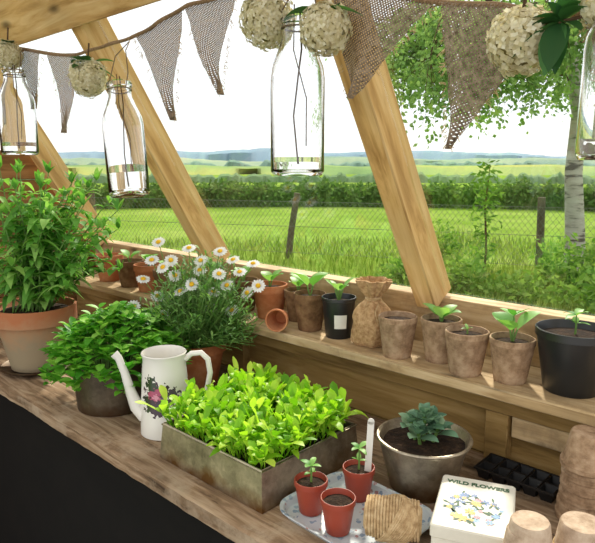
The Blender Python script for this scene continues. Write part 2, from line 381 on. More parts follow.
for x in (-2.075,-1.392,-.655,.08):
    mb=MB(); mb.box((0,-.024,-.03),(Lr,.024,.045),WOOD_R)
    z0=-.285
    ob=mb.build('rafter',bevel=.003)
    n=V((0,-math.sin(sl),-math.cos(sl)))
    d=V((0,-math.cos(sl),math.sin(sl)))
    M=Matrix((d,V((-1,0,0)),-n)).transposed().to_4x4()
    M.translation=V((x,yw(z0)+.005,z0+CZ-.006)); ob.matrix_world=M
mb=MB(); slopebox(mb,-2.12,1.2,.335,.46,-.02,.045,WOOD_R); mb.build('trim_2',bevel=.003)
mb=MB(); mb.box((-2.12,1.147,-.408),(1.2,1.20,-.283),WOOD_SH); mb.build('trim_3',bevel=.003)
mb=MB()
y=.72;
for i in range(4): mb.box((-2.16,y-.12*(i+1)+.001,.462+.06*i),(1.2,y-.12*i,.482+.06*i),WOOD_R)
mb.build('ceiling',bevel=.002)
m,nt,b=newmat('window_glass'); 
tr=N(nt,'ShaderNodeBsdfTransparent'); gl=N(nt,'ShaderNodeBsdfGlossy'); gl.inputs['Roughness'].default_value=.02
tr.inputs[0].default_value=(.98,.99,.985,1)
mx=N(nt,'ShaderNodeMixShader'); mx.inputs[0].default_value=.08
nt.links.new(tr.outputs[0],mx.inputs[1]); nt.links.new(gl.outputs[0],mx.inputs[2]); nt.links.new(mx.outputs[0],nt.nodes['Material Output'].inputs[0])
PANE=m
for i,(a,b_) in enumerate([(-2.05,-1.417),(-1.367,-.68),(-.63,.055)]):
    mb=MB(); slopebox(mb,a,b_,-.28,.334,-.02,-.016,PANE); mb.build('window_%d'%(i+1))
mb=MB(); mb.box((-2.12,.98,-.412),(1.2,1.146,-.39),WOOD_SH); mb.build('window_shelf',bevel=.003)
mb=MB()
ys=[.565,.715,.885,1.058]
for a,b_ in zip(ys[1:],ys[2:]):
    mb.box((-2.12,a+.0015,-.592),(.6,b_-.0015,-.56),WOOD_B)
n=270; vs=[];fs=[]
for i in range(n+1):
    x=-2.12+2.72*i/n; e=.565+.005*noise.noise(V((x*6,0,0)))+.002*noise.noise(V((x*30,3,0))); 
    c=.003+.003*max(0,noise.noise(V((x*14,7,0))))
    for (yy,zz) in ((.7135,-.56),(e+c+.002,-.56),(e,-.56-c),(e+.002*noise.noise(V((x*30,9,0))),-.577),(e+.001,-.590),(.7135,-.592)): vs.append((x,yy,zz))
for i in range(n):
    for k in range(6): k2=(k+1)%6; q=i*6; fs.append((q+k,q+k2,q+6+k2,q+6+k))
mb.add(vs,fs,WOOD_B,False)
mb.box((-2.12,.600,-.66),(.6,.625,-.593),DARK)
mb.box((-2.12,.61,-1.349),(.6,.62,-.66),DARK)  # added panel, its near-black colour replaces the open shade under the bench
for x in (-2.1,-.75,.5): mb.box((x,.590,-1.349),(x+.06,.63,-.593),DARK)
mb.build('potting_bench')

# ------------------------------------------------------------ bench objects
BT=-.56
mb=MB()
mb.lathe([(0,0),(.075,0),(.098,.012),(.101,.014),(.096,.016),(.074,.006),(0,.006)],GALVD)
mb.build('pot_saucer',(-1.626,.69,BT))
mb=MB(); pot(mb,.098,.07,.175,TERRAG,.006,.045,.012,SOIL,.015)
for k in range(62):
    a=U(0,6.28); sp=U(.03,.23)*(.6+.4*R()); base=V((math.cos(a)*U(0,.06),math.sin(a)*U(0,.06),.16))
    top=V((math.cos(a)*sp,math.sin(a)*sp,0))+RIGHT*U(-.03,.15)+V((0,0,.16+U(.06,.38)*(1.1-sp*1.9)))
    if k<14: top=RIGHT*U(-.10,.17)+V((U(-.05,.05),U(-.05,.05),.16+U(.24,.38)))
    if top.y>.32: top.y=.32
    mid=(base+top)/2+V((U(-.01,.01),U(-.01,.01),.03))
    pts=[base,(base+mid)/2+V((0,0,.006)),mid,(mid+top)/2+V((0,0,.005)),top]
    mb.tube(pts,[.0022,.002,.0018,.0015,.001],STEM,5)
    nl=int(U(7,11))
    for j in range(nl):
        t=.2+.8*j/nl; q=t*4; i=min(3,int(q)); p=pts[i].lerp(pts[i+1],q-i)
        for sgn in (0,1):
            an=j*1.57+sgn*math.pi+k
            ou=V((math.cos(an),math.sin(an),U(.1,.8)))
            mb.leaf(p,ou,U(.042,.078)*(1.15-.4*t),U(.018,.027),LEAF_S,'lance',U(.2,1.0),.25,6)
    for j in range(5): mb.leaf(top,V((U(-.7,.7),U(-.7,.7),1)),U(.025,.045),.015,LEAF_S,'lance',.1,.3,4)
mb.build('potted_sage',(-1.626,.69,BT+.0075))
mb=MB(); pot(mb,.093,.085,.115,GALVD,.002,.008,.003,SOIL,.01,0)
for k in range(270):
    a=U(0,6.28); rr=math.sqrt(R())
    sp=rr*.160; h=.105+ (1-rr**2)*.11+U(-.02,.03)
    top=V((math.cos(a)*sp,math.sin(a)*sp,h))+RIGHT*.010
    base=V((math.cos(a)*min(sp,.075),math.sin(a)*min(sp,.075),.10))
    mb.tube([base,(base+top)/2+V((0,0,.012)),top],.0012,STEM,4,False)
    for j in range(6):
        an=j*2.4+k; mb.leaf(top-V((0,0,.004*j)),V((math.cos(an),math.sin(an),U(.2,1.1))),U(.022,.042),U(.015,.023),LEAF_B,'oval',U(.1,.5),.3,5)
mb.build('potted_basil',(-1.240,.70,BT))
mb=MB()
mb.lathe([(0,0),(.050,0),(.054,.003),(.0535,.02),(.050,.08),(.046,.14),(.0435,.165),(.046,.172),(.047,.175),(.0455,.177),(.042,.168),(.044,.14),(.048,.08),(.051,.01),(0,.008)],ENAMEL,48)
l=-RIGHT
mb.tube([l*.044+V((0,0,.035)),l*.062+V((0,0,.055)),l*.074+V((0,0,.09)),l*.084+V((0,0,.13)),l*.095+V((0,0,.162)),l*.104+V((0,0,.172))],[.017,.0145,.011,.0085,.008,.0095],ENAMEL,16)
r_=RIGHT
mb.tube([r_*.044+V((0,0,.160)),r_*.058+V((0,0,.172)),r_*.078+V((0,0,.174)),r_*.092+V((0,0,.160)),r_*.096+V((0,0,.13)),r_*.088+V((0,0,.09)),r_*.070+V((0,0,.06)),r_*.050+V((0,0,.05))],[.006]*8,ENAMEL,12)
mb.build('enamel_jug',(-1.024,.695,BT))
mb=MB(); pot(mb,.075,.055,.12,TERRA,.005,.025,.006,SOIL,.012)
for k in range(460):
    a=U(0,6.28); rr=math.sqrt(R()); sp=rr*.175; h=.14+(1-rr**2)*.17+U(-.06,.04)
    top=V((math.cos(a)*sp,math.sin(a)*sp,h))+RIGHT*.025; top.y=min(top.y,.05+.6*(max(0,h-.17)))
    base=V((math.cos(a)*min(sp,.05),math.sin(a)*min(sp,.05),.11))
    mb.tube([base,(base+top)/2+V((0,0,.01)),top],.001,STEM,4,False)
    for j in range(10):
        t=.35+.65*j/9; p=base.lerp(top,t)+V((0,0,.008))
        an=j*2.4+k; mb.leaf(p,V((math.cos(an),math.sin(an),U(.3,1.3))),U(.018,.034),U(.004,.007),LEAF_D,'spoon',.2,.2,4)
heads=[(188,257),(214,267),(234,268),(258,289),(270,279),(152,299),(227,286),(233,250),(160,275),(205,246),(196,285),(244,303),(172,292),(182,262),(252,268),(215,258),(178,240),(222,303),(190,272),(245,258),(264,262),(168,258),(208,278),(240,280),(180,306)]
for (u,v_) in heads:
    c=RIGHT*((u-205)*.0026)+TOCAM*U(0,.06)+V((0,0,.56-.228-(v_-257)*.0027))
    base=V((c.x*.35,c.y*.35,.12)); 
    mb.tube([base,(base+c)/2+V((0,0,.02)),c],.0011,STEM,5,False)
    nrm=(V((0,0,1))*.8+TOCAM*.7+V((U(-.4,.4),U(-.4,.4),U(-.2,.4)))).normalized()
    e1=nrm.orthogonal().normalized(); e2=nrm.cross(e1); np_=15
    for j in range(np_):
        an=2*math.pi*j/np_; dd=e1*math.cos(an)+e2*math.sin(an)
        mb.leaf(c+dd*.003,dd-nrm*.1,U(.014,.017),.0062,PETAL,'spoon',.0,.1,4,up=nrm)
    Mx=Matrix((e1,e2,nrm)).transposed().to_4x4(); Mx.translation=c
    mb.lathe([(.0062,0),(.0058,.002),(.003,.0038),(0,.0042)],YEL,12,Mx)
mb.build('potted_daisies',(-1.200,.908,BT))
mb=MB(); w,d_,h=.270,.245,.068
def openbox(mb,w,d,h,t,mat,flare=.0,lip=.0):
    o=[(-w/2,-d/2),(w/2,-d/2),(w/2,d/2),(-w/2,d/2)]
    def ring(e,z): return [(x+math.copysign(e,x),y+math.copysign(e,y),z) for x,y in o]
    R_=[ring(-flare,0),ring(0,h),ring(lip,h),ring(lip,h+.002),ring(-t,h+.002),ring(-flare-t,t)]
    vs=[p for r in R_ for p in r]; fs=[(3,2,1,0)]
    for i in range(len(R_)-1):
        for k in range(4): k2=(k+1)%4; fs.append((i*4+k,i*4+k2,(i+1)*4+k2,(i+1)*4+k))
    q=(len(R_)-1)*4; fs.append((q,q+1,q+2,q+3)); mb.add(vs,fs,mat,False)
openbox(mb,w,d_,h,.002,GALV,.006,.004)
mb.tube([(-w/2,-d_/2,h+.002),(w/2,-d_/2,h+.002),(w/2,d_/2,h+.002),(-w/2,d_/2,h+.002),(-w/2,-d_/2,h+.002)],.003,GALV,6)
g=12; vs=[];fs=[]
for i in range(g+1):
    for j in range(g+1): vs.append(((i/g-.5)*(w-.012),(j/g-.5)*(d_-.012),h-.012+.004*noise.noise(V((i*.9,j*.9,0)))))
for i in range(g):
    for j in range(g): a=i*(g+1)+j; fs.append((a,a+g+1,a+g+2,a+1))
mb.add(vs,fs,SOIL)
for k in range(420):
    x=U(-.5,.5)*(w-.02); y=U(-.5,.5)*(d_-.02); p=V((x,y,h-.012)); hh=U(.015,.055)
    ln=V((U(-.4,.4)+x*3.0,U(-.4,.4)+y*3.0,1)).normalized(); q=p+ln*hh
    mb.tube([p,q],.0013,LEAF_L,4,False)
    for j in range(random.choice((3,4,5))):
        an=j*2.1+k; mb.leaf(q-ln*.004*j,V((math.cos(an),math.sin(an),U(.6,3.2)))+ln*.5,U(.034,.070),U(.012,.019),LEAF_L,'spoon',U(.1,.8),.25,6,wave=.02)
mb.build('lettuce_seedling_tray',(-.790,.745,BT))
mb=MB()
def rrect(w,d,r,n=6):
    out=[]
    for cx,cy,a0 in ((w/2-r,d/2-r,0),(-w/2+r,d/2-r,90),(-w/2+r,-d/2+r,180),(w/2-r,-d/2+r,270)):
        for k in range(n+1):
            a=math.radians(a0+90*k/n); out.append((cx+r*math.cos(a),cy+r*math.sin(a)))
    return out
def rtray(mb,w,d,r,prof,mat):
    vs=[];fs=[]; rings=[]
    for (e,z) in prof:
        pr=rrect(w+2*e,d+2*e,max(.004,r+e)); rings.append([len(vs)+k for k in range(len(pr))]); vs+=[(x,y,z) for x,y in pr]
    n=len(rings[0])
    for A,B in zip(rings,rings[1:]):
        for k in range(n): k2=(k+1)%n; fs.append((A[k],A[k2],B[k2],B[k]))
    fs.append(tuple(reversed(rings[0]))); fs.append(tuple(rings[-1])); mb.add(vs,fs,mat)
rtray(mb,.185,.150,.025,[(0,0),(.004,.002),(.010,.013),(.015,.015),(.015,.017),(.009,.015),(.003,.005),(0,.004)],TRAYM)
mb.build('patterned_serving_tray',(-.527,.708,BT),(0,0,math.radians(-3)))
def sprout(mb,z,n=4,L=.035,W=.018,h=.03,mat=LEAF_Y,sh='oval',ln=V((0,0,1))):
    q=V((0,0,z))+ln*h; mb.tube([(0,0,z-.003),V((0,0,z))+ln*h*.5+V((.001,0,0)),q],[.0018,.0016,.0012],STEM,6)
    for j in range(n):
        an=j*2*math.pi/n+U(-.4,.4); mb.leaf(q,V((math.cos(an),math.sin(an),U(.3,.9))),L*U(.8,1.15),W*U(.85,1.1),mat,sh,U(.15,.5),.22,6)
for (x,y,kk) in ((-.592,.672,0),(-.560,.757,1),(-.526,.660,2)):
    mb=MB(); pot(mb,.0255,.019,.056,REDP,.0015,.010,.0018,SOIL,.008)
    if kk<2:
        sprout(mb,.050,4,.024,.011,.028+.01*kk); sprout(mb,.050,3,.018,.008,.016)
    if kk==1:
        Mx=T(.012,.006,0)@Rz(.6)@Ry(.04); mb.box((-.0055,-.0008,.02),(.0055,.0008,.138),WHITE,Mx); 
        mb.lathe([(0,0),(.0055,0),(.0055,.0016),(0,.0016)],WHITE,16,Mx@T(0,.0008,.138)@Rx(math.pi/2))
    mb.build('red_seedling_pot',(x,y,BT+.0055))
mb=MB(); L_=.084
core=[(0,-L_/2),(.018,-L_/2),(.026,-L_/2+.008),(.029,0),(.026,L_/2-.008),(.018,L_/2),(0,L_/2)]
Mx=Ry(math.pi/2)
mb.lathe(core,JUTE,28,Mx)
pts=[]; turns=18
for i in range(turns*20+1):
    t=i/(turns*20); a=t*turns*2*math.pi; x=(t-.5)*(L_-.006); r=.0265+ .0040*math.sin(t*math.pi)+.0008*math.sin(i*.9)
    pts.append((x,r*math.cos(a),r*math.sin(a)))
mb.tube(pts,.0022,JUTE,6)
for k in range(12):
    pts=[]
    for i in range(41):
        a=2*math.pi*i/40; x=math.sin(a+k*.9)*(L_/2-.010)*(.6+.03*k)+(k-5.5)*.001; r=.0330-.0035*(x/(L_/2))**2; pts.append((x,r*math.cos(a+k),r*math.sin(a+k)))
    mb.tube(pts,.0018,JUTE,5)
mb.tube([(.0,-.033,-.02),(-.01,-.045,-.030),(-.03,-.052,-.0305),(-.035,-.060,-.0305)],.0015,JUTE,5)
mb.build('jute_twine_spool',(-.446,.690,BT+.046),(0,0,math.radians(30)))
mb=MB(); pot(mb,.078,.056,.096,GALV,.003,.006,.004,SOIL,.012,0,48,8)
mb.tube([(.080*math.cos(a),.080*math.sin(a),.095) for a in [2*math.pi*i/40 for i in range(41)]],.0028,GALV,6)
for (cx,cy,hh,n) in ((0,0,.060,12),(.020,.012,.035,8),(-.022,-.008,.042,8),(.002,-.022,.030,8),(.0,.024,.046,8)):
    mb.tube([(cx*.6,cy*.6,.08),(cx,cy,.084+hh*.8)],.003,STEM,6)
    for j in range(n):
        an=j*2.4; t=j/n; mb.leaf((cx,cy,.084+hh*(.45+.5*t)),V((math.cos(an),math.sin(an),.35+1.8*t*t)),.042*(1-.5*t),.028*(1-.4*t),LEAF_C,'oval',.15,.4,6)
mb.build('potted_succulent',(-.503,.868,BT))
mb=MB(); rtray(mb,.108,.146,.004,[(-.001,0),(-.001,.05),(0,.051),(.001,.052),(.001,.068),(-.001,.07)],CARD)
for k in range(46):
    a=U(0,6.28); rr=.036*math.sqrt(R()); cx,cy=rr*math.cos(a)*1.05,-.014+rr*math.sin(a)*1.1; rad=U(.004,.0085); ink=random.choice(INKS if k>16 else INKS[:2])
    z=.07015+k*.000012
    if k%3==0:
        for j in range(3):
            b_=U(0,6.28); mb.add([(cx,cy,z),(cx+.012*math.cos(b_-.16),cy+.012*math.sin(b_-.16),z),(cx+.016*math.cos(b_),cy+.016*math.sin(b_),z),(cx+.012*math.cos(b_+.16),cy+.012*math.sin(b_+.16),z)],[(0,1,2,3)],INKG,False)
    for j in range(6):
        b_=j*math.pi/3+k
        mb.add([(cx,cy,z+.000005),(cx+rad*.7*math.cos(b_-.4),cy+rad*.7*math.sin(b_-.4),z+.000005),(cx+rad*math.cos(b_),cy+rad*math.sin(b_),z+.000005),(cx+rad*.7*math.cos(b_+.4),cy+rad*.7*math.sin(b_+.4),z+.000005)],[(0,1,2,3)],ink,False)
ob=mb.build('wild_flower_seed_box',(-.357,.770,BT),(0,0,math.radians(22)),bevel=0)
cu=bpy.data.curves.new('label_text','FONT'); cu.body='WILD FLOWERS'; cu.size=.0128; cu.align_x='CENTER'; cu.extrude=.0002; cu.offset=.0005
to=bpy.data.objects.new('label_text',cu); bpy.context.scene.collection.objects.link(to); to.parent=ob; to.location=(0,.050,.0705)
cu.materials.append(INKG)
def stack(name,loc,n,rt,rb,h,dz,mat,ropes=0):
    mb=MB()
    for i in range(n):
        z=i*dz; s_=U(.97,1.03); ox,oy=U(-.002,.002),U(-.002,.002)
        prof=[(rt*s_*.98,z),(rt*s_*1.05,z+.002),(rt*s_*1.05,z+.009),(rt*s_*.96,z+.0105),(rb*s_,z+h-.003),(rb*s_*.93,z+h),(0,z+h)]
        mb.lathe(prof,mat,32,T(ox,oy,0),.03)
    for k in range(ropes):
        zz=(n-1)*dz+.012+.0035*k; rr=rt*.97-.0002*k*k
        mb.tube([(rr*math.cos(a),rr*math.sin(a),zz) for a in [2*math.pi*i/30 for i in range(31)]],.0018,JUTE,5)
    mb.build(name,loc)
stack('stacked_peat_pots',(-.262,.962,BT),6,.039,.029,.058,.018,PEAT)
stack('stacked_peat_pots',(-.250,.692,BT),6,.032,.024,.062,.013,PEATL)
stack('stacked_peat_pots',(-.205,.757,BT),6,.035,.027,.058,.011,PEATL,4)
mb=MB()
for i in range(5):
    for j in range(2):
        x=(i-2)*.028; y=(j-.5)*.034
        mb.add([(x-.009,y-.010,0),(x+.009,y-.010,0),(x+.009,y+.010,0),(x-.009,y+.010,0),(x-.013,y-.016,.020),(x+.013,y-.016,.020),(x+.013,y+.016,.020),(x-.013,y+.016,.020),
                (x-.0115,y-.0145,.020),(x+.0115,y-.0145,.020),(x+.0115,y+.0145,.020),(x-.0115,y+.0145,.020),(x-.008,y-.009,.004),(x+.008,y-.009,.004),(x+.008,y+.009,.004),(x-.008,y+.009,.004)],
               [(3,2,1,0)]+[(k,(k+1)%4,4+(k+1)%4,4+k) for k in range(4)]+[(4+k,4+(k+1)%4,8+(k+1)%4,8+k) for k in range(4)]+[(8+k,8+(k+1)%4,12+(k+1)%4,12+k) for k in range(4)]+[(12,13,14,15)],BLK2,False)
mb.box((-.072,-.036,.018),(.072,-.0325,.021),BLK2); mb.box((-.072,.0325,.018),(.072,.036,.021),BLK2); mb.box((-.072,-.0325,.018),(-.0705,.0325,.021),BLK2)
mb.build('seed_cell_tray',(-.380,.995,BT))

# ------------------------------------------------------------ shelf objects
SH=-.39
def peat(name,x,y,rt,h,mat,plant=None,rot=(0,0,0),**k):
    mb=MB(); pot(mb,rt,rt*.74,h,mat,.003,.012,.001,SOIL,.010,.03)
    if plant: plant(mb,h-.010)
    return mb.build(name,(x,y,SH),rot)
def P_big(L,W,n=2,h=.02,lean=(0,0)):
    def f(mb,z):
        base=V((0,0,z))
        for j in range(n):
            an=j*2*math.pi/n+U(-.5,.5)+lean[0]
            d=V((math.cos(an)*.8,math.sin(an)*.8,U(.6,1.3)))
            q=base+V((d.x*.4,d.y*.4,1)).normalized()*h
            mb.tube([base-V((0,0,.003)),q],.0018,STEM,6)
            mb.leaf(q,d,L*U(.85,1.1),W*U(.85,1.1),LEAF_Y,'oval',.35,.25,8)
    return f
peat('peat_pot_seedling',-.930,1.050,.038,.090,PEATD,P_big(.075,.045,4,.03))
mb=MB(); pot(mb,.038,.030,.094,BLKP,.002,.008,.002,SOIL,.012); P_big(.055,.022,5,.03)(mb,.082)
vs=[];fs=[]
for i in range(9):
    a=math.atan2(TOCAM.y,TOCAM.x)-.35+.1*i
    for z,r in ((.026,.0345),(.058,.037)): vs.append((r*math.cos(a),r*math.sin(a),z))
for i in range(8): fs.append((2*i,2*i+2,2*i+3,2*i+1))
mb.add(vs,fs,WHITE)
mb.build('black_pot_seedling',(-.842,1.05,SH))
SACK=mat_noise('sack_hessian',[(140,106,70),(178,144,104),(204,172,130)],120,.95,1.0,bscale=260)
mb=MB()
prof=[(0,0),(.036,.001),(.044,.010),(.047,.028),(.046,.048),(.043,.064),(.036,.078),(.026,.090),(.016,.099),(.013,.104),(.016,.110),(.025,.120),(.033,.134),(.038,.145),(.034,.146),(.024,.130),(.011,.113),(0,.108)]
mb.lathe(prof,SACK,72,None,.2,None,.13)
for k in range(3): mb.tube([(.0165*math.cos(a),.0165*math.sin(a),.101+k*.0025) for a in [2*math.pi*i/24 for i in range(25)]],.0016,JUTE,6)
mb.tube([TOCAM*.017+V((0,0,.104)),TOCAM*.026+RIGHT*.012+V((0,0,.108)),TOCAM*.036+RIGHT*.024+V((0,0,.092)),TOCAM*.028+RIGHT*.008+V((0,0,.096)),TOCAM*.038+V((0,0,.080)),TOCAM*.049+RIGHT*.006+V((0,0,.055))],.0013,JUTE,5)
mb.tube([TOCAM*.017+V((0,0,.104)),TOCAM*.026-RIGHT*.014+V((0,0,.108)),TOCAM*.036-RIGHT*.024+V((0,0,.092)),TOCAM*.026-RIGHT*.01+V((0,0,.098))],.0013,JUTE,5)
mb.build('burlap_sack',(-.750,1.055,SH))
peat('peat_pot',-.662,1.020,.0385,.086,PEAT,None)
peat('peat_pot_seedling',-.582,1.055,.0395,.088,PEAT,P_big(.055,.032,5,.012))
peat('peat_pot',-.508,1.020,.0395,.084,PEAT,lambda mb,z: sprout(mb,z,3,.016,.006,.012))
peat('peat_pot_seedling',-.428,1.038,.039,.082,PEAT,lambda mb,z:(P_big(.070,.044,3,.026,(2.6,0))(mb,z),sprout(mb,z,4,.045,.014,.05)))
mb=MB(); pot(mb,.062,.046,.112,BLKP,.0025,.014,.003,SOIL,.014); sprout(mb,.10,4,.035,.015,.034); sprout(mb,.10,3,.024,.011,.02)
mb.build('black_plant_pot',(-.330,1.066,SH))
for (x,y,r,h,mt,pl) in ((-1.60,1.045,.045,.085,TERRA,1),(-1.71,1.045,.042,.085,PEATD,1),(-1.50,1.045,.042,.08,PEATD,1),(-1.30,1.06,.044,.09,TERRA,1),(-1.195,1.075,.04,.085,PEATD,1),(-1.085,1.068,.043,.088,TERRA,1),(-1.01,1.095,.034,.08,PEATD,1),(-1.85,1.05,.045,.09,TERRA,0)):
    mb=MB(); pot(mb,r,r*.74,h,mt,.004,.02,.003,SOIL,.01)
    if pl: P_big(.050,.030,4,.02)(mb,h-.01)
    mb.build('terracotta_seedling_pot' if mt is TERRA else 'peat_pot_seedling',(x,y,SH))
mb=MB(); mb.lathe([(0,0),(.016,0),(.024,.045),(.027,.046),(.027,.056),(.024,.056),(.022,.045),(.014,.005),(0,.005)],TERRA,28,T(0,0,.0275)@Rz(math.radians(-60))@Ry(math.radians(86)))
mb.build('fallen_terracotta_pot',(-.990,1.015,SH))

# ------------------------------------------------------------ bunting, bottles, dried flowers
def interp(pts,x):
    for a,b_ in zip(pts,pts[1:]):
        if x<=b_[0]: t=(x-a[0])/(b_[0]-a[0]); t=max(0,t); t=t*t*(3-2*t)*.5+t*.5; return a[1]+(b_[1]-a[1])*t
    return pts[-1][1]
rope=[(-2.05,.37),(-1.73,.31),(-1.33,.245),(-1.10,.25),(-.907,.28),(-.70,.275),(-.55,.235),(-.34,.185),(-.26,.16),(-.15,.16),(.1,.24)]
def rz(x): return interp(rope,x)
mb=MB(); pts=[(-2.05+.01*i,.70+.002*math.sin(i*.7),rz(-2.05+.01*i)) for i in range(216)]
mb.tube(pts,.0035,ROPE,8)
for i in range(0,430): 
    x=-2.05+.005*i; mb.lathe([(0,-.0035),(.0035,0),(0,.0035)],ROPE,5,T(x,.6965,rz(x)-.002))
fl=[(-1.63,-1.49,-1.56,.14),(-1.46,-1.32,-1.40,.075),(-1.09,-.936,-.965,.083),(-.93,-.79,-.83,.12),(-.578,-.411,-.551,.094),(-.402,-.265,-.388,.02),(-.235,-.10,-.20,.0),(-1.86,-1.72,-1.79,.15)]
for (xl,xr,xt,zt) in fl:
    n=16; vs=[];fs=[]
    for j in range(n+1):
        t=j/n
        for i in range(n+1):
            s_=i/n; xa=xl+(xr-xl)*s_; za=rz(xa); x=xa+(xt-xa)*t; z=za+(zt-za)*t
            y=.70+.008*math.sin(s_*7+xl*9)*(t)+.006*math.sin(t*5+xl*5)
            e=(.003*noise.noise(V((t*30,xl,0))) if i in (0,n) else 0)
            vs.append((x+e,y,z))
    for j in range(n):
        for i in range(n): a=j*(n+1)+i; fs.append((a,a+1,a+n+2,a+n+1))
    mb.add(vs,fs,BURLAP)
    for k in range(70):
        t=U(.03,.99); e=random.choice((0,1)); xa=xl if e==0 else xr; p=V((xa+(xt-xa)*t,.70,rz(xa)+(zt-rz(xa))*t)); q=p+V(((-1 if e==0 else 1)*U(.002,.009),U(-.004,.004),U(-.010,.003)))
        mb.tube([p,(p+q)/2+V((0,.001,.001)),q],.0005,JUTE,3,False)
mb.build('burlap_bunting')
def hydrangea(loc,r,leaves=0):
    mb=MB(); n=int(380*(r/.037)**2)
    mb.lathe([(0,-r*.78),(r*.5,-r*.6),(r*.78,0),(r*.5,r*.6),(0,r*.78)],BERRY,14)
    for k in range(n):
        z=1-2*(k+.5)/n; a=k*2.39996; q=math.sqrt(1-z*z); nn=V((q*math.cos(a),q*math.sin(a),z)); rr=r*U(.84,1.03)*(1+.12*noise.noise(nn*3+V(loc)*9)); c=nn*rr
        nn=(nn+V((U(-.3,.3),U(-.3,.3),U(-.3,.3)))).normalized()
        e1=nn.orthogonal().normalized(); e2=nn.cross(e1); ph=U(0,6)
        for j in range(4):
            an=ph+j*math.pi/2; d=e1*math.cos(an)+e2*math.sin(an)
            mb.leaf(c,d+nn*U(0,.5),.0058*U(.8,1.2),.0056,CREAM,'oval',0,.25,2,up=nn)
    mb.tube([(0,0,r*.7),(.004,.003,r+.03)],.002,TWIG,6)
    for j in range(leaves):
        an=U(0,6.28); mb.leaf(V((0,0,r*.6)),V((math.cos(an),math.sin(an)*.6-.3,U(-.1,.7))),U(.045,.07),U(.025,.036),LEAF_K,'oval',.4,.25,7)
    mb.build('dried_hydrangea',loc)
hydrangea((-1.58,.655,.268),.034,2); hydrangea((-1.195,.655,.178),.038,7)
hydrangea((-.672,.66,.212),.040,4); hydrangea((-.555,.655,.182),.034,3)
hydrangea((-.282,.655,.130),.034,0); hydrangea((-.200,.66,.155),.024,0)
mb=MB()
for k in range(13):
    an=U(0,6.28); mb.leaf((0,0,0),V((math.cos(an),-.5+U(-.3,.3),math.sin(an)*.9)),U(.03,.05),U(.018,.028),LEAF_K,'oval',.3,.3,6)
mb.tube([(-.03,0,.0),(0,0,0),(.04,.005,.005)],.002,TWIG,6)
mb.build('ivy_sprig',(-.240,.650,.142))
def bottle(x,z0,r,h,water,tilt=0,tax=0,stem=True,seg=48):
    mb=MB(); t=.0022
    o=[(0,.004),(r*.5,.001),(r*.9,0),(r,.006),(r,h*.62),(r*.95,h*.69),(r*.72,h*.79),(r*.56,h*.87),(r*.54,h*.95),(r*.60,h*.955),(r*.62,h*.985),(r*.56,h)]
    inn=[(r*.48,h),(r*.46,h*.95),(r*.49,h*.87),(r*.66,h*.79),(r*.89,h*.69),(r-t,h*.62),(r-t,.009),(r*.85,.005),(0,.008)]
    mb.lathe(o+inn,GLASS,seg)
    if water: mb.lathe([(0,.0085),(r*.84,.0055),(r-t-.0003,.0095),(r-t-.0003,h*water),(0,h*water)],WATER,seg)
    mb.tube([(r*.58*math.cos(a),r*.58*math.sin(a),h*.93) for a in [2*math.pi*i/24 for i in range(25)]],.0012,WIRE,6)
    top=rz(x)-z0
    for sg in (-1,1):
        mb.tube([(sg*r*.58,0,h*.93),(sg*r*.9,0,h*1.04),(sg*r*.5,.01,(h*1.04+top)/2+.01),(0,.035,top)],.0011,WIRE,6)
    if stem:
        mb.tube([(.004,0,h*1.05),(r*.2,0,h*.8),(-r*.3,.004,h*.4),(r*.1,-.003,.02)],.0013,TWIG,5)
        mb.tube([(-.006,0,h*1.08),(-r*.2,0,h*.8),(r*.35,.004,h*.5),(r*.5,-.003,h*.2)],.0009,TWIG,5)
    mb.build('hanging_glass_bottle',(x,.655,z0),(tax,tilt,0))
bottle(-1.555,.025,.044,.205,.15,0,0)
bottle(-1.060,-.060,.040,.225,.25,math.radians(-10),math.radians(-3))
bottle(-.606,-.015,.039,.220,.12)
bottle(-.186,.005,.030,.17,.12)

# ------------------------------------------------------------ outside
GZ=-1.7
m,nt,b=newmat('meadow'); L=nt.links
tc=N(nt,'ShaderNodeTexCoord'); n1=N(nt,'ShaderNodeTexNoise'); n1.inputs['Scale'].default_value=.35; n1.inputs['Detail'].default_value=10; n1.inputs['Roughness'].default_value=.75
L.new(tc.outputs['Object'],n1.inputs['Vector'])
r=ramp(nt,[(.32,lin((96,126,42))),(.5,lin((120,148,60))),(.68,lin((146,164,86)))]); L.new(n1.outputs[0],r.inputs[0]); L.new(r.outputs[0],b.inputs['Base Color']); b.inputs['Roughness'].default_value=1; b.inputs['Specular IOR Level'].default_value=0
MEADOW=m
mb=MB(); mb.add([(-1500,1.3,0),(1500,1.3,0),(1500,2500,0),(-1500,2500,0)],[(0,1,2,3)],MEADOW); 
mb.add([(-1500,-600,0),(-2.3,-600,0),(-2.3,1.3,0),(-1500,1.3,0)],[(0,1,2,3)],MEADOW)
mb.build('meadow_ground',(0,0,GZ))
FH=V((-.679,.734,0))
def dirang(deg):
    a=math.radians(deg); return FH*math.cos(a)+RIGHT*math.sin(a)
def ridge(name,dist,ztop,amp,freq,mat,depth,a0=-75,a1=60,n=400,seed=0,mb=None,hf=None):
    own=mb is None
    if own: mb=MB()
    vs=[];fs=[]
    for i in range(n+1):
        a=a0+(a1-a0)*i/n; d=dirang(a)
        h=hf(a) if hf else ztop+amp*noise.fractal(V((a*freq,seed,0)),1.0,2.0,5)
        for (dd,z) in ((0,GZ),(0.1*depth,GZ+(h-GZ)*.75),(.35*depth,h),(depth,GZ)):
            j=noise.noise(V((a*freq*3,z,seed)))*depth*.12
            p=d*(dist+dd+j); vs.append((p.x,p.y,z))
    for i in range(n):
        for k in range(3): q=i*4+k; fs.append((q,q+4,q+5,q+1))
    mb.add(vs,fs,mat)
    if own: mb.build(name)
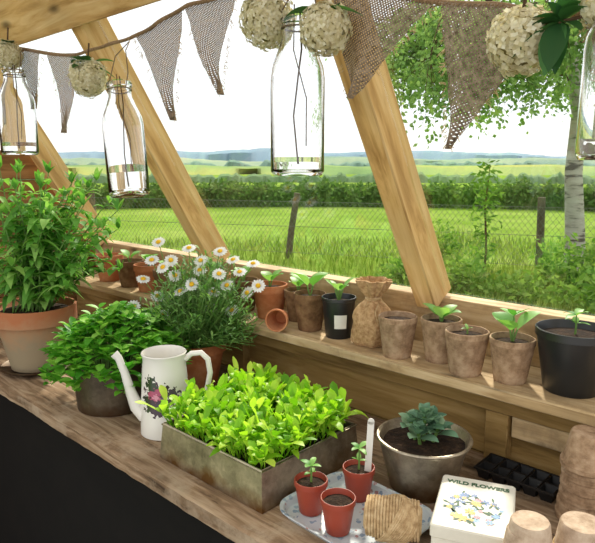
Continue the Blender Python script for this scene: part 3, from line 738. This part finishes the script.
HED=mat_noise('hedge_green',[(68,92,48),(92,116,60),(116,140,78)],2.2,1,.8,bdist=.3,spec=0)  # haze put into the hedge colour as a paler green
HED2=mat_noise('far_hedge_green',[(98,124,90),(124,146,106)],.3,1,0,spec=0)  # distance haze is painted into the far colours, stronger towards the hills
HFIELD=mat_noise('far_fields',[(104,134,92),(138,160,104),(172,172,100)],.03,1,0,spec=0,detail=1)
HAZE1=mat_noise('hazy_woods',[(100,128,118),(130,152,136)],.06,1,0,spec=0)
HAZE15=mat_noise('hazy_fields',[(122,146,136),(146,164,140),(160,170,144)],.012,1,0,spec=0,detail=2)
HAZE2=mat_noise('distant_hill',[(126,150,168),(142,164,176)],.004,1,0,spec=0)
def hh_(a):
    return -.86+.26*noise.fractal(V((a*.9,1,0)),1,2,5)+.34*max(0,noise.noise(V((a*.22,5,0))))
mb=MB()
ridge('',25,0,0,.9,HED,2.2,seed=1,n=900,mb=mb,hf=hh_)
for k in range(9000):
    a=U(-50,35); dd=dirang(a)*(25+U(-.3,.9)); z=GZ+(hh_(a)+.08-GZ)*U(0,1)
    mb.dia((dd.x,dd.y,z),V((U(-1,1),U(-1,1),U(-.2,1))),.22,.12,LEAF_HG)
mb.build('field_hedge')
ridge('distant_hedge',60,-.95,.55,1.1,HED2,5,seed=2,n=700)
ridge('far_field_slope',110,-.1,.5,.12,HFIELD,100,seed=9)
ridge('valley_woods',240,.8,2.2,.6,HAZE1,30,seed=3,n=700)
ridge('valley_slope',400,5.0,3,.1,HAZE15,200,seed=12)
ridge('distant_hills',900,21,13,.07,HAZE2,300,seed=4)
posts=[(-15.3,4.5),(-11.4,6.2),(-7.6,7.96),(-3.6,9.6),(.4,11.2)]
mb=MB()
for i,(x,y) in enumerate(posts):
    lx=.10 if i==2 else -.02
    mb.tube([(x,y,GZ-.1),(x+lx*.5,y+lx*.3,GZ+.5),(x+lx*1.4,y+lx,GZ+1.2)],[.065,.06,.058],POSTM,10)
for (a,b_) in zip(posts,posts[1:]):
    A=V((a[0],a[1]-.07,GZ));B=V((b_[0],b_[1]-.07,GZ))
    for z in (.12,.6,1.05): mb.tube([A+V((0,0,z)),B+V((0,0,z))],.004,FWIRE,4)
    n=48; H=.93
    for i in range(-8,n+1):
        t0=i/n; t1=(i+8)/n; z0,z1=.12,1.05
        c0=max(0,t0); c1=min(1,t1)
        if c1<=c0: continue
        f0=(c0-t0)/(t1-t0); f1=(c1-t0)/(t1-t0)
        mb.tube([A.lerp(B,c0)+V((0,0,z0+H*f0)),A.lerp(B,c1)+V((0,0,z0+H*f1))],.0026,FWIRE,3,False)
        mb.tube([A.lerp(B,c0)+V((0,0,z1-H*f0)),A.lerp(B,c1)+V((0,0,z1-H*f1))],.0026,FWIRE,3,False)
mb.build('wire_fence')
mb=MB()
for k in range(19000):
    a=U(-36,34); t=U(5.5,13.5)**1.0; 
    if R()<.4: a=U(8,34); t=U(5,9)
    p=dirang(a)*t
    big=1.0+ (1.3 if a>10 else 0)*max(0,noise.noise(V((p.x*.6,p.y*.6,0)))+.35)
    h=U(.08,.24)*big; 
    mb.dia((p.x,p.y,GZ),V((U(-.4,.4),U(-.4,.4),1)),h,U(.02,.035),GRASS)
mb.build('rough_grass')
def shrub(name,x,y,rx,rz_,n,mat,L=.09,W=.045,stems=12):
    mb=MB()
    for k in range(stems):
        an=U(0,6.28); q=V((math.cos(an)*rx*U(.2,.8),math.sin(an)*rx*U(.2,.8),rz_*U(1.0,1.8)))
        mb.tube([(0,0,0),q*.5+V((0,0,.1)),q],[.012,.008,.003],STEM,5)
    for k in range(n):
        d=V((random.gauss(0,1),random.gauss(0,1),random.gauss(0,1))).normalized()*(R()**.4)
        f=1+.5*noise.noise(d*2.6+V((x,y,0)))
        p=V((d.x*rx*f,d.y*rx*f,rz_+d.z*rz_*f)); 
        if p.z<0: continue
        mb.dia(p,V((U(-1,1),U(-1,1),U(-.3,1))),L*U(.7,1.3),W,mat)
    mb.build(name,(x,y,GZ))
def at(deg,t): p=dirang(deg)*t; return p.x,p.y
for (dg,t,rx,rz_,n) in ((15.5,7.4,.42,.30,700),(20.5,6.8,.45,.28,800),(25,7.9,.5,.42,1000),(28,6.6,.45,.36,1000),(10.5,8.2,.40,.22,500),(13,9.4,.45,.42,700)):
    x,y=at(dg,t); shrub('garden_shrub',x,y,rx,rz_,n,LEAF_H)
x,y=at(17.3,8.0)
mb=MB(); mb.tube([(0,0,0),(.05,0,.6),(.0,0,1.2),(.04,0,1.7)],[.018,.015,.011,.005],TWIG,6)
for k in range(300):
    z=U(.5,1.75); rr=.26*(1.1-abs(z-1.1)); a=U(0,6.28); mb.dia((rr*math.cos(a)*R(),rr*math.sin(a)*R(),z),V((U(-1,1),U(-1,1),U(-.6,.6))),.10,.04,LEAF_H)
mb.build('garden_sapling',(x,y,GZ))
m,nt,b=newmat('birch_bark'); L=nt.links
tc=N(nt,'ShaderNodeTexCoord'); mp=N(nt,'ShaderNodeMapping'); mp.inputs['Scale'].default_value=(2,2,9); L.new(tc.outputs['Object'],mp.inputs[0])
n1=N(nt,'ShaderNodeTexNoise'); n1.inputs['Scale'].default_value=2.2; n1.inputs['Detail'].default_value=5; L.new(mp.outputs[0],n1.inputs['Vector'])
r=ramp(nt,[(.36,lin((84,78,70))),(.46,lin((166,162,152))),(.8,lin((192,188,180)))]); L.new(n1.outputs[0],r.inputs[0]); L.new(r.outputs[0],b.inputs['Base Color']); b.inputs['Roughness'].default_value=.9
BARK=m
bx,by=-2.84,8.80
mb=MB()
trunk=[V((0.05,0,0)),V((0,0,.8)),V((-.08,0,1.6)),V((-.06,0,2.4)),V((-.22,-.05,3.2)),V((-.40,-.1,4.2)),V((-.4,-.1,5.5))]
mb.tube(trunk,[.16,.13,.115,.105,.095,.08,.05],BARK,14)
def limb(p0,d,L_,r0,lv):
    pts=[p0]; p=p0.copy(); dd=V(d).normalized()
    for i in range(6):
        dd=(dd+V((U(-.18,.18),U(-.18,.18),U(-.14,.06)-.05*lv))).normalized(); p=p+dd*L_/6; pts.append(p.copy())
    mb.tube(pts,[r0*(1-.14*i) for i in range(7)],TWIG,6 if lv==0 else 4)
    if lv<2:
        for i in range(2,7):
            for _ in range(2): limb(pts[i],dd+V((U(-1,1),U(-1,1),U(-.7,.5))),L_*.5,r0*.4,lv+1)
    else:
        for i in range(1,7):
            for _ in range(4):
                q=pts[i]+V((U(-.12,.12),U(-.12,.12),U(-.16,.06))); mb.dia(q,V((U(-1,1),U(-1,1),U(-1.2,.2))),U(.05,.085),.05,LEAF_T)
LX=RIGHT*-1
for (zi,s_,f_,u_,L_) in ((2.9,1,-.1,.30,1.7),(3.1,1,-.4,.25,2.1),(3.4,1,.2,.3,2.0),(3.7,.6,-.7,.2,1.5),(3.1,-.9,.4,.3,1.3),(3.9,1,-.4,.1,2.2),(4.3,-.3,-.8,.2,1.5),(4.3,1,.3,.0,2.0),(2.9,-.8,-.5,.2,1.0)):
    p=V((-.15-.12*max(0,zi-2.4),0,zi)); limb(p,LX*s_+FH*f_+V((0,0,u_)),L_,.03,0)
mb.build('birch_tree',(bx,by,GZ))

# ------------------------------------------------------------ light
w=bpy.data.worlds.new('World'); bpy.context.scene.world=w; w.use_nodes=True; nt=w.node_tree
bg=nt.nodes['Background']; tc=N(nt,'ShaderNodeTexCoord'); sp=N(nt,'ShaderNodeSeparateXYZ'); nt.links.new(tc.outputs['Generated'],sp.inputs[0])
r=ramp(nt,[(0,(1,.96,.90,1)),(.1,(.93,.96,1,1)),(.5,(1,.985,.955,1)),(1,(1,.985,.955,1))]); nt.links.new(sp.outputs[2],r.inputs[0]); nt.links.new(r.outputs[0],bg.inputs[0]); bg.inputs[1].default_value=1.5
sl_=bpy.data.lights.new('sun','SUN'); sl_.energy=5.6; sl_.angle=math.radians(4); sl_.color=(1,.92,.77)
so=bpy.data.objects.new('sun',sl_); bpy.context.scene.collection.objects.link(so)
so.rotation_euler=(-V((-.42,.66,.68))).to_track_quat('-Z','Y').to_euler()
# ------------------------------------------------------------ camera
cam=bpy.data.cameras.new('camera'); cam.lens=36.3; cam.sensor_width=36; cam.clip_start=.02; cam.clip_end=5000
co=bpy.data.objects.new('camera',cam); bpy.context.scene.collection.objects.link(co)
P=math.radians(10.06); f=FH.normalized()*math.cos(P)+V((0,0,-math.sin(P)))
co.location=(0,0,CZ); co.rotation_euler=f.to_track_quat('-Z','Y').to_euler()
bpy.context.scene.camera=co
try:
    bpy.context.scene.view_settings.view_transform='Standard'
except Exception as e: print(e)
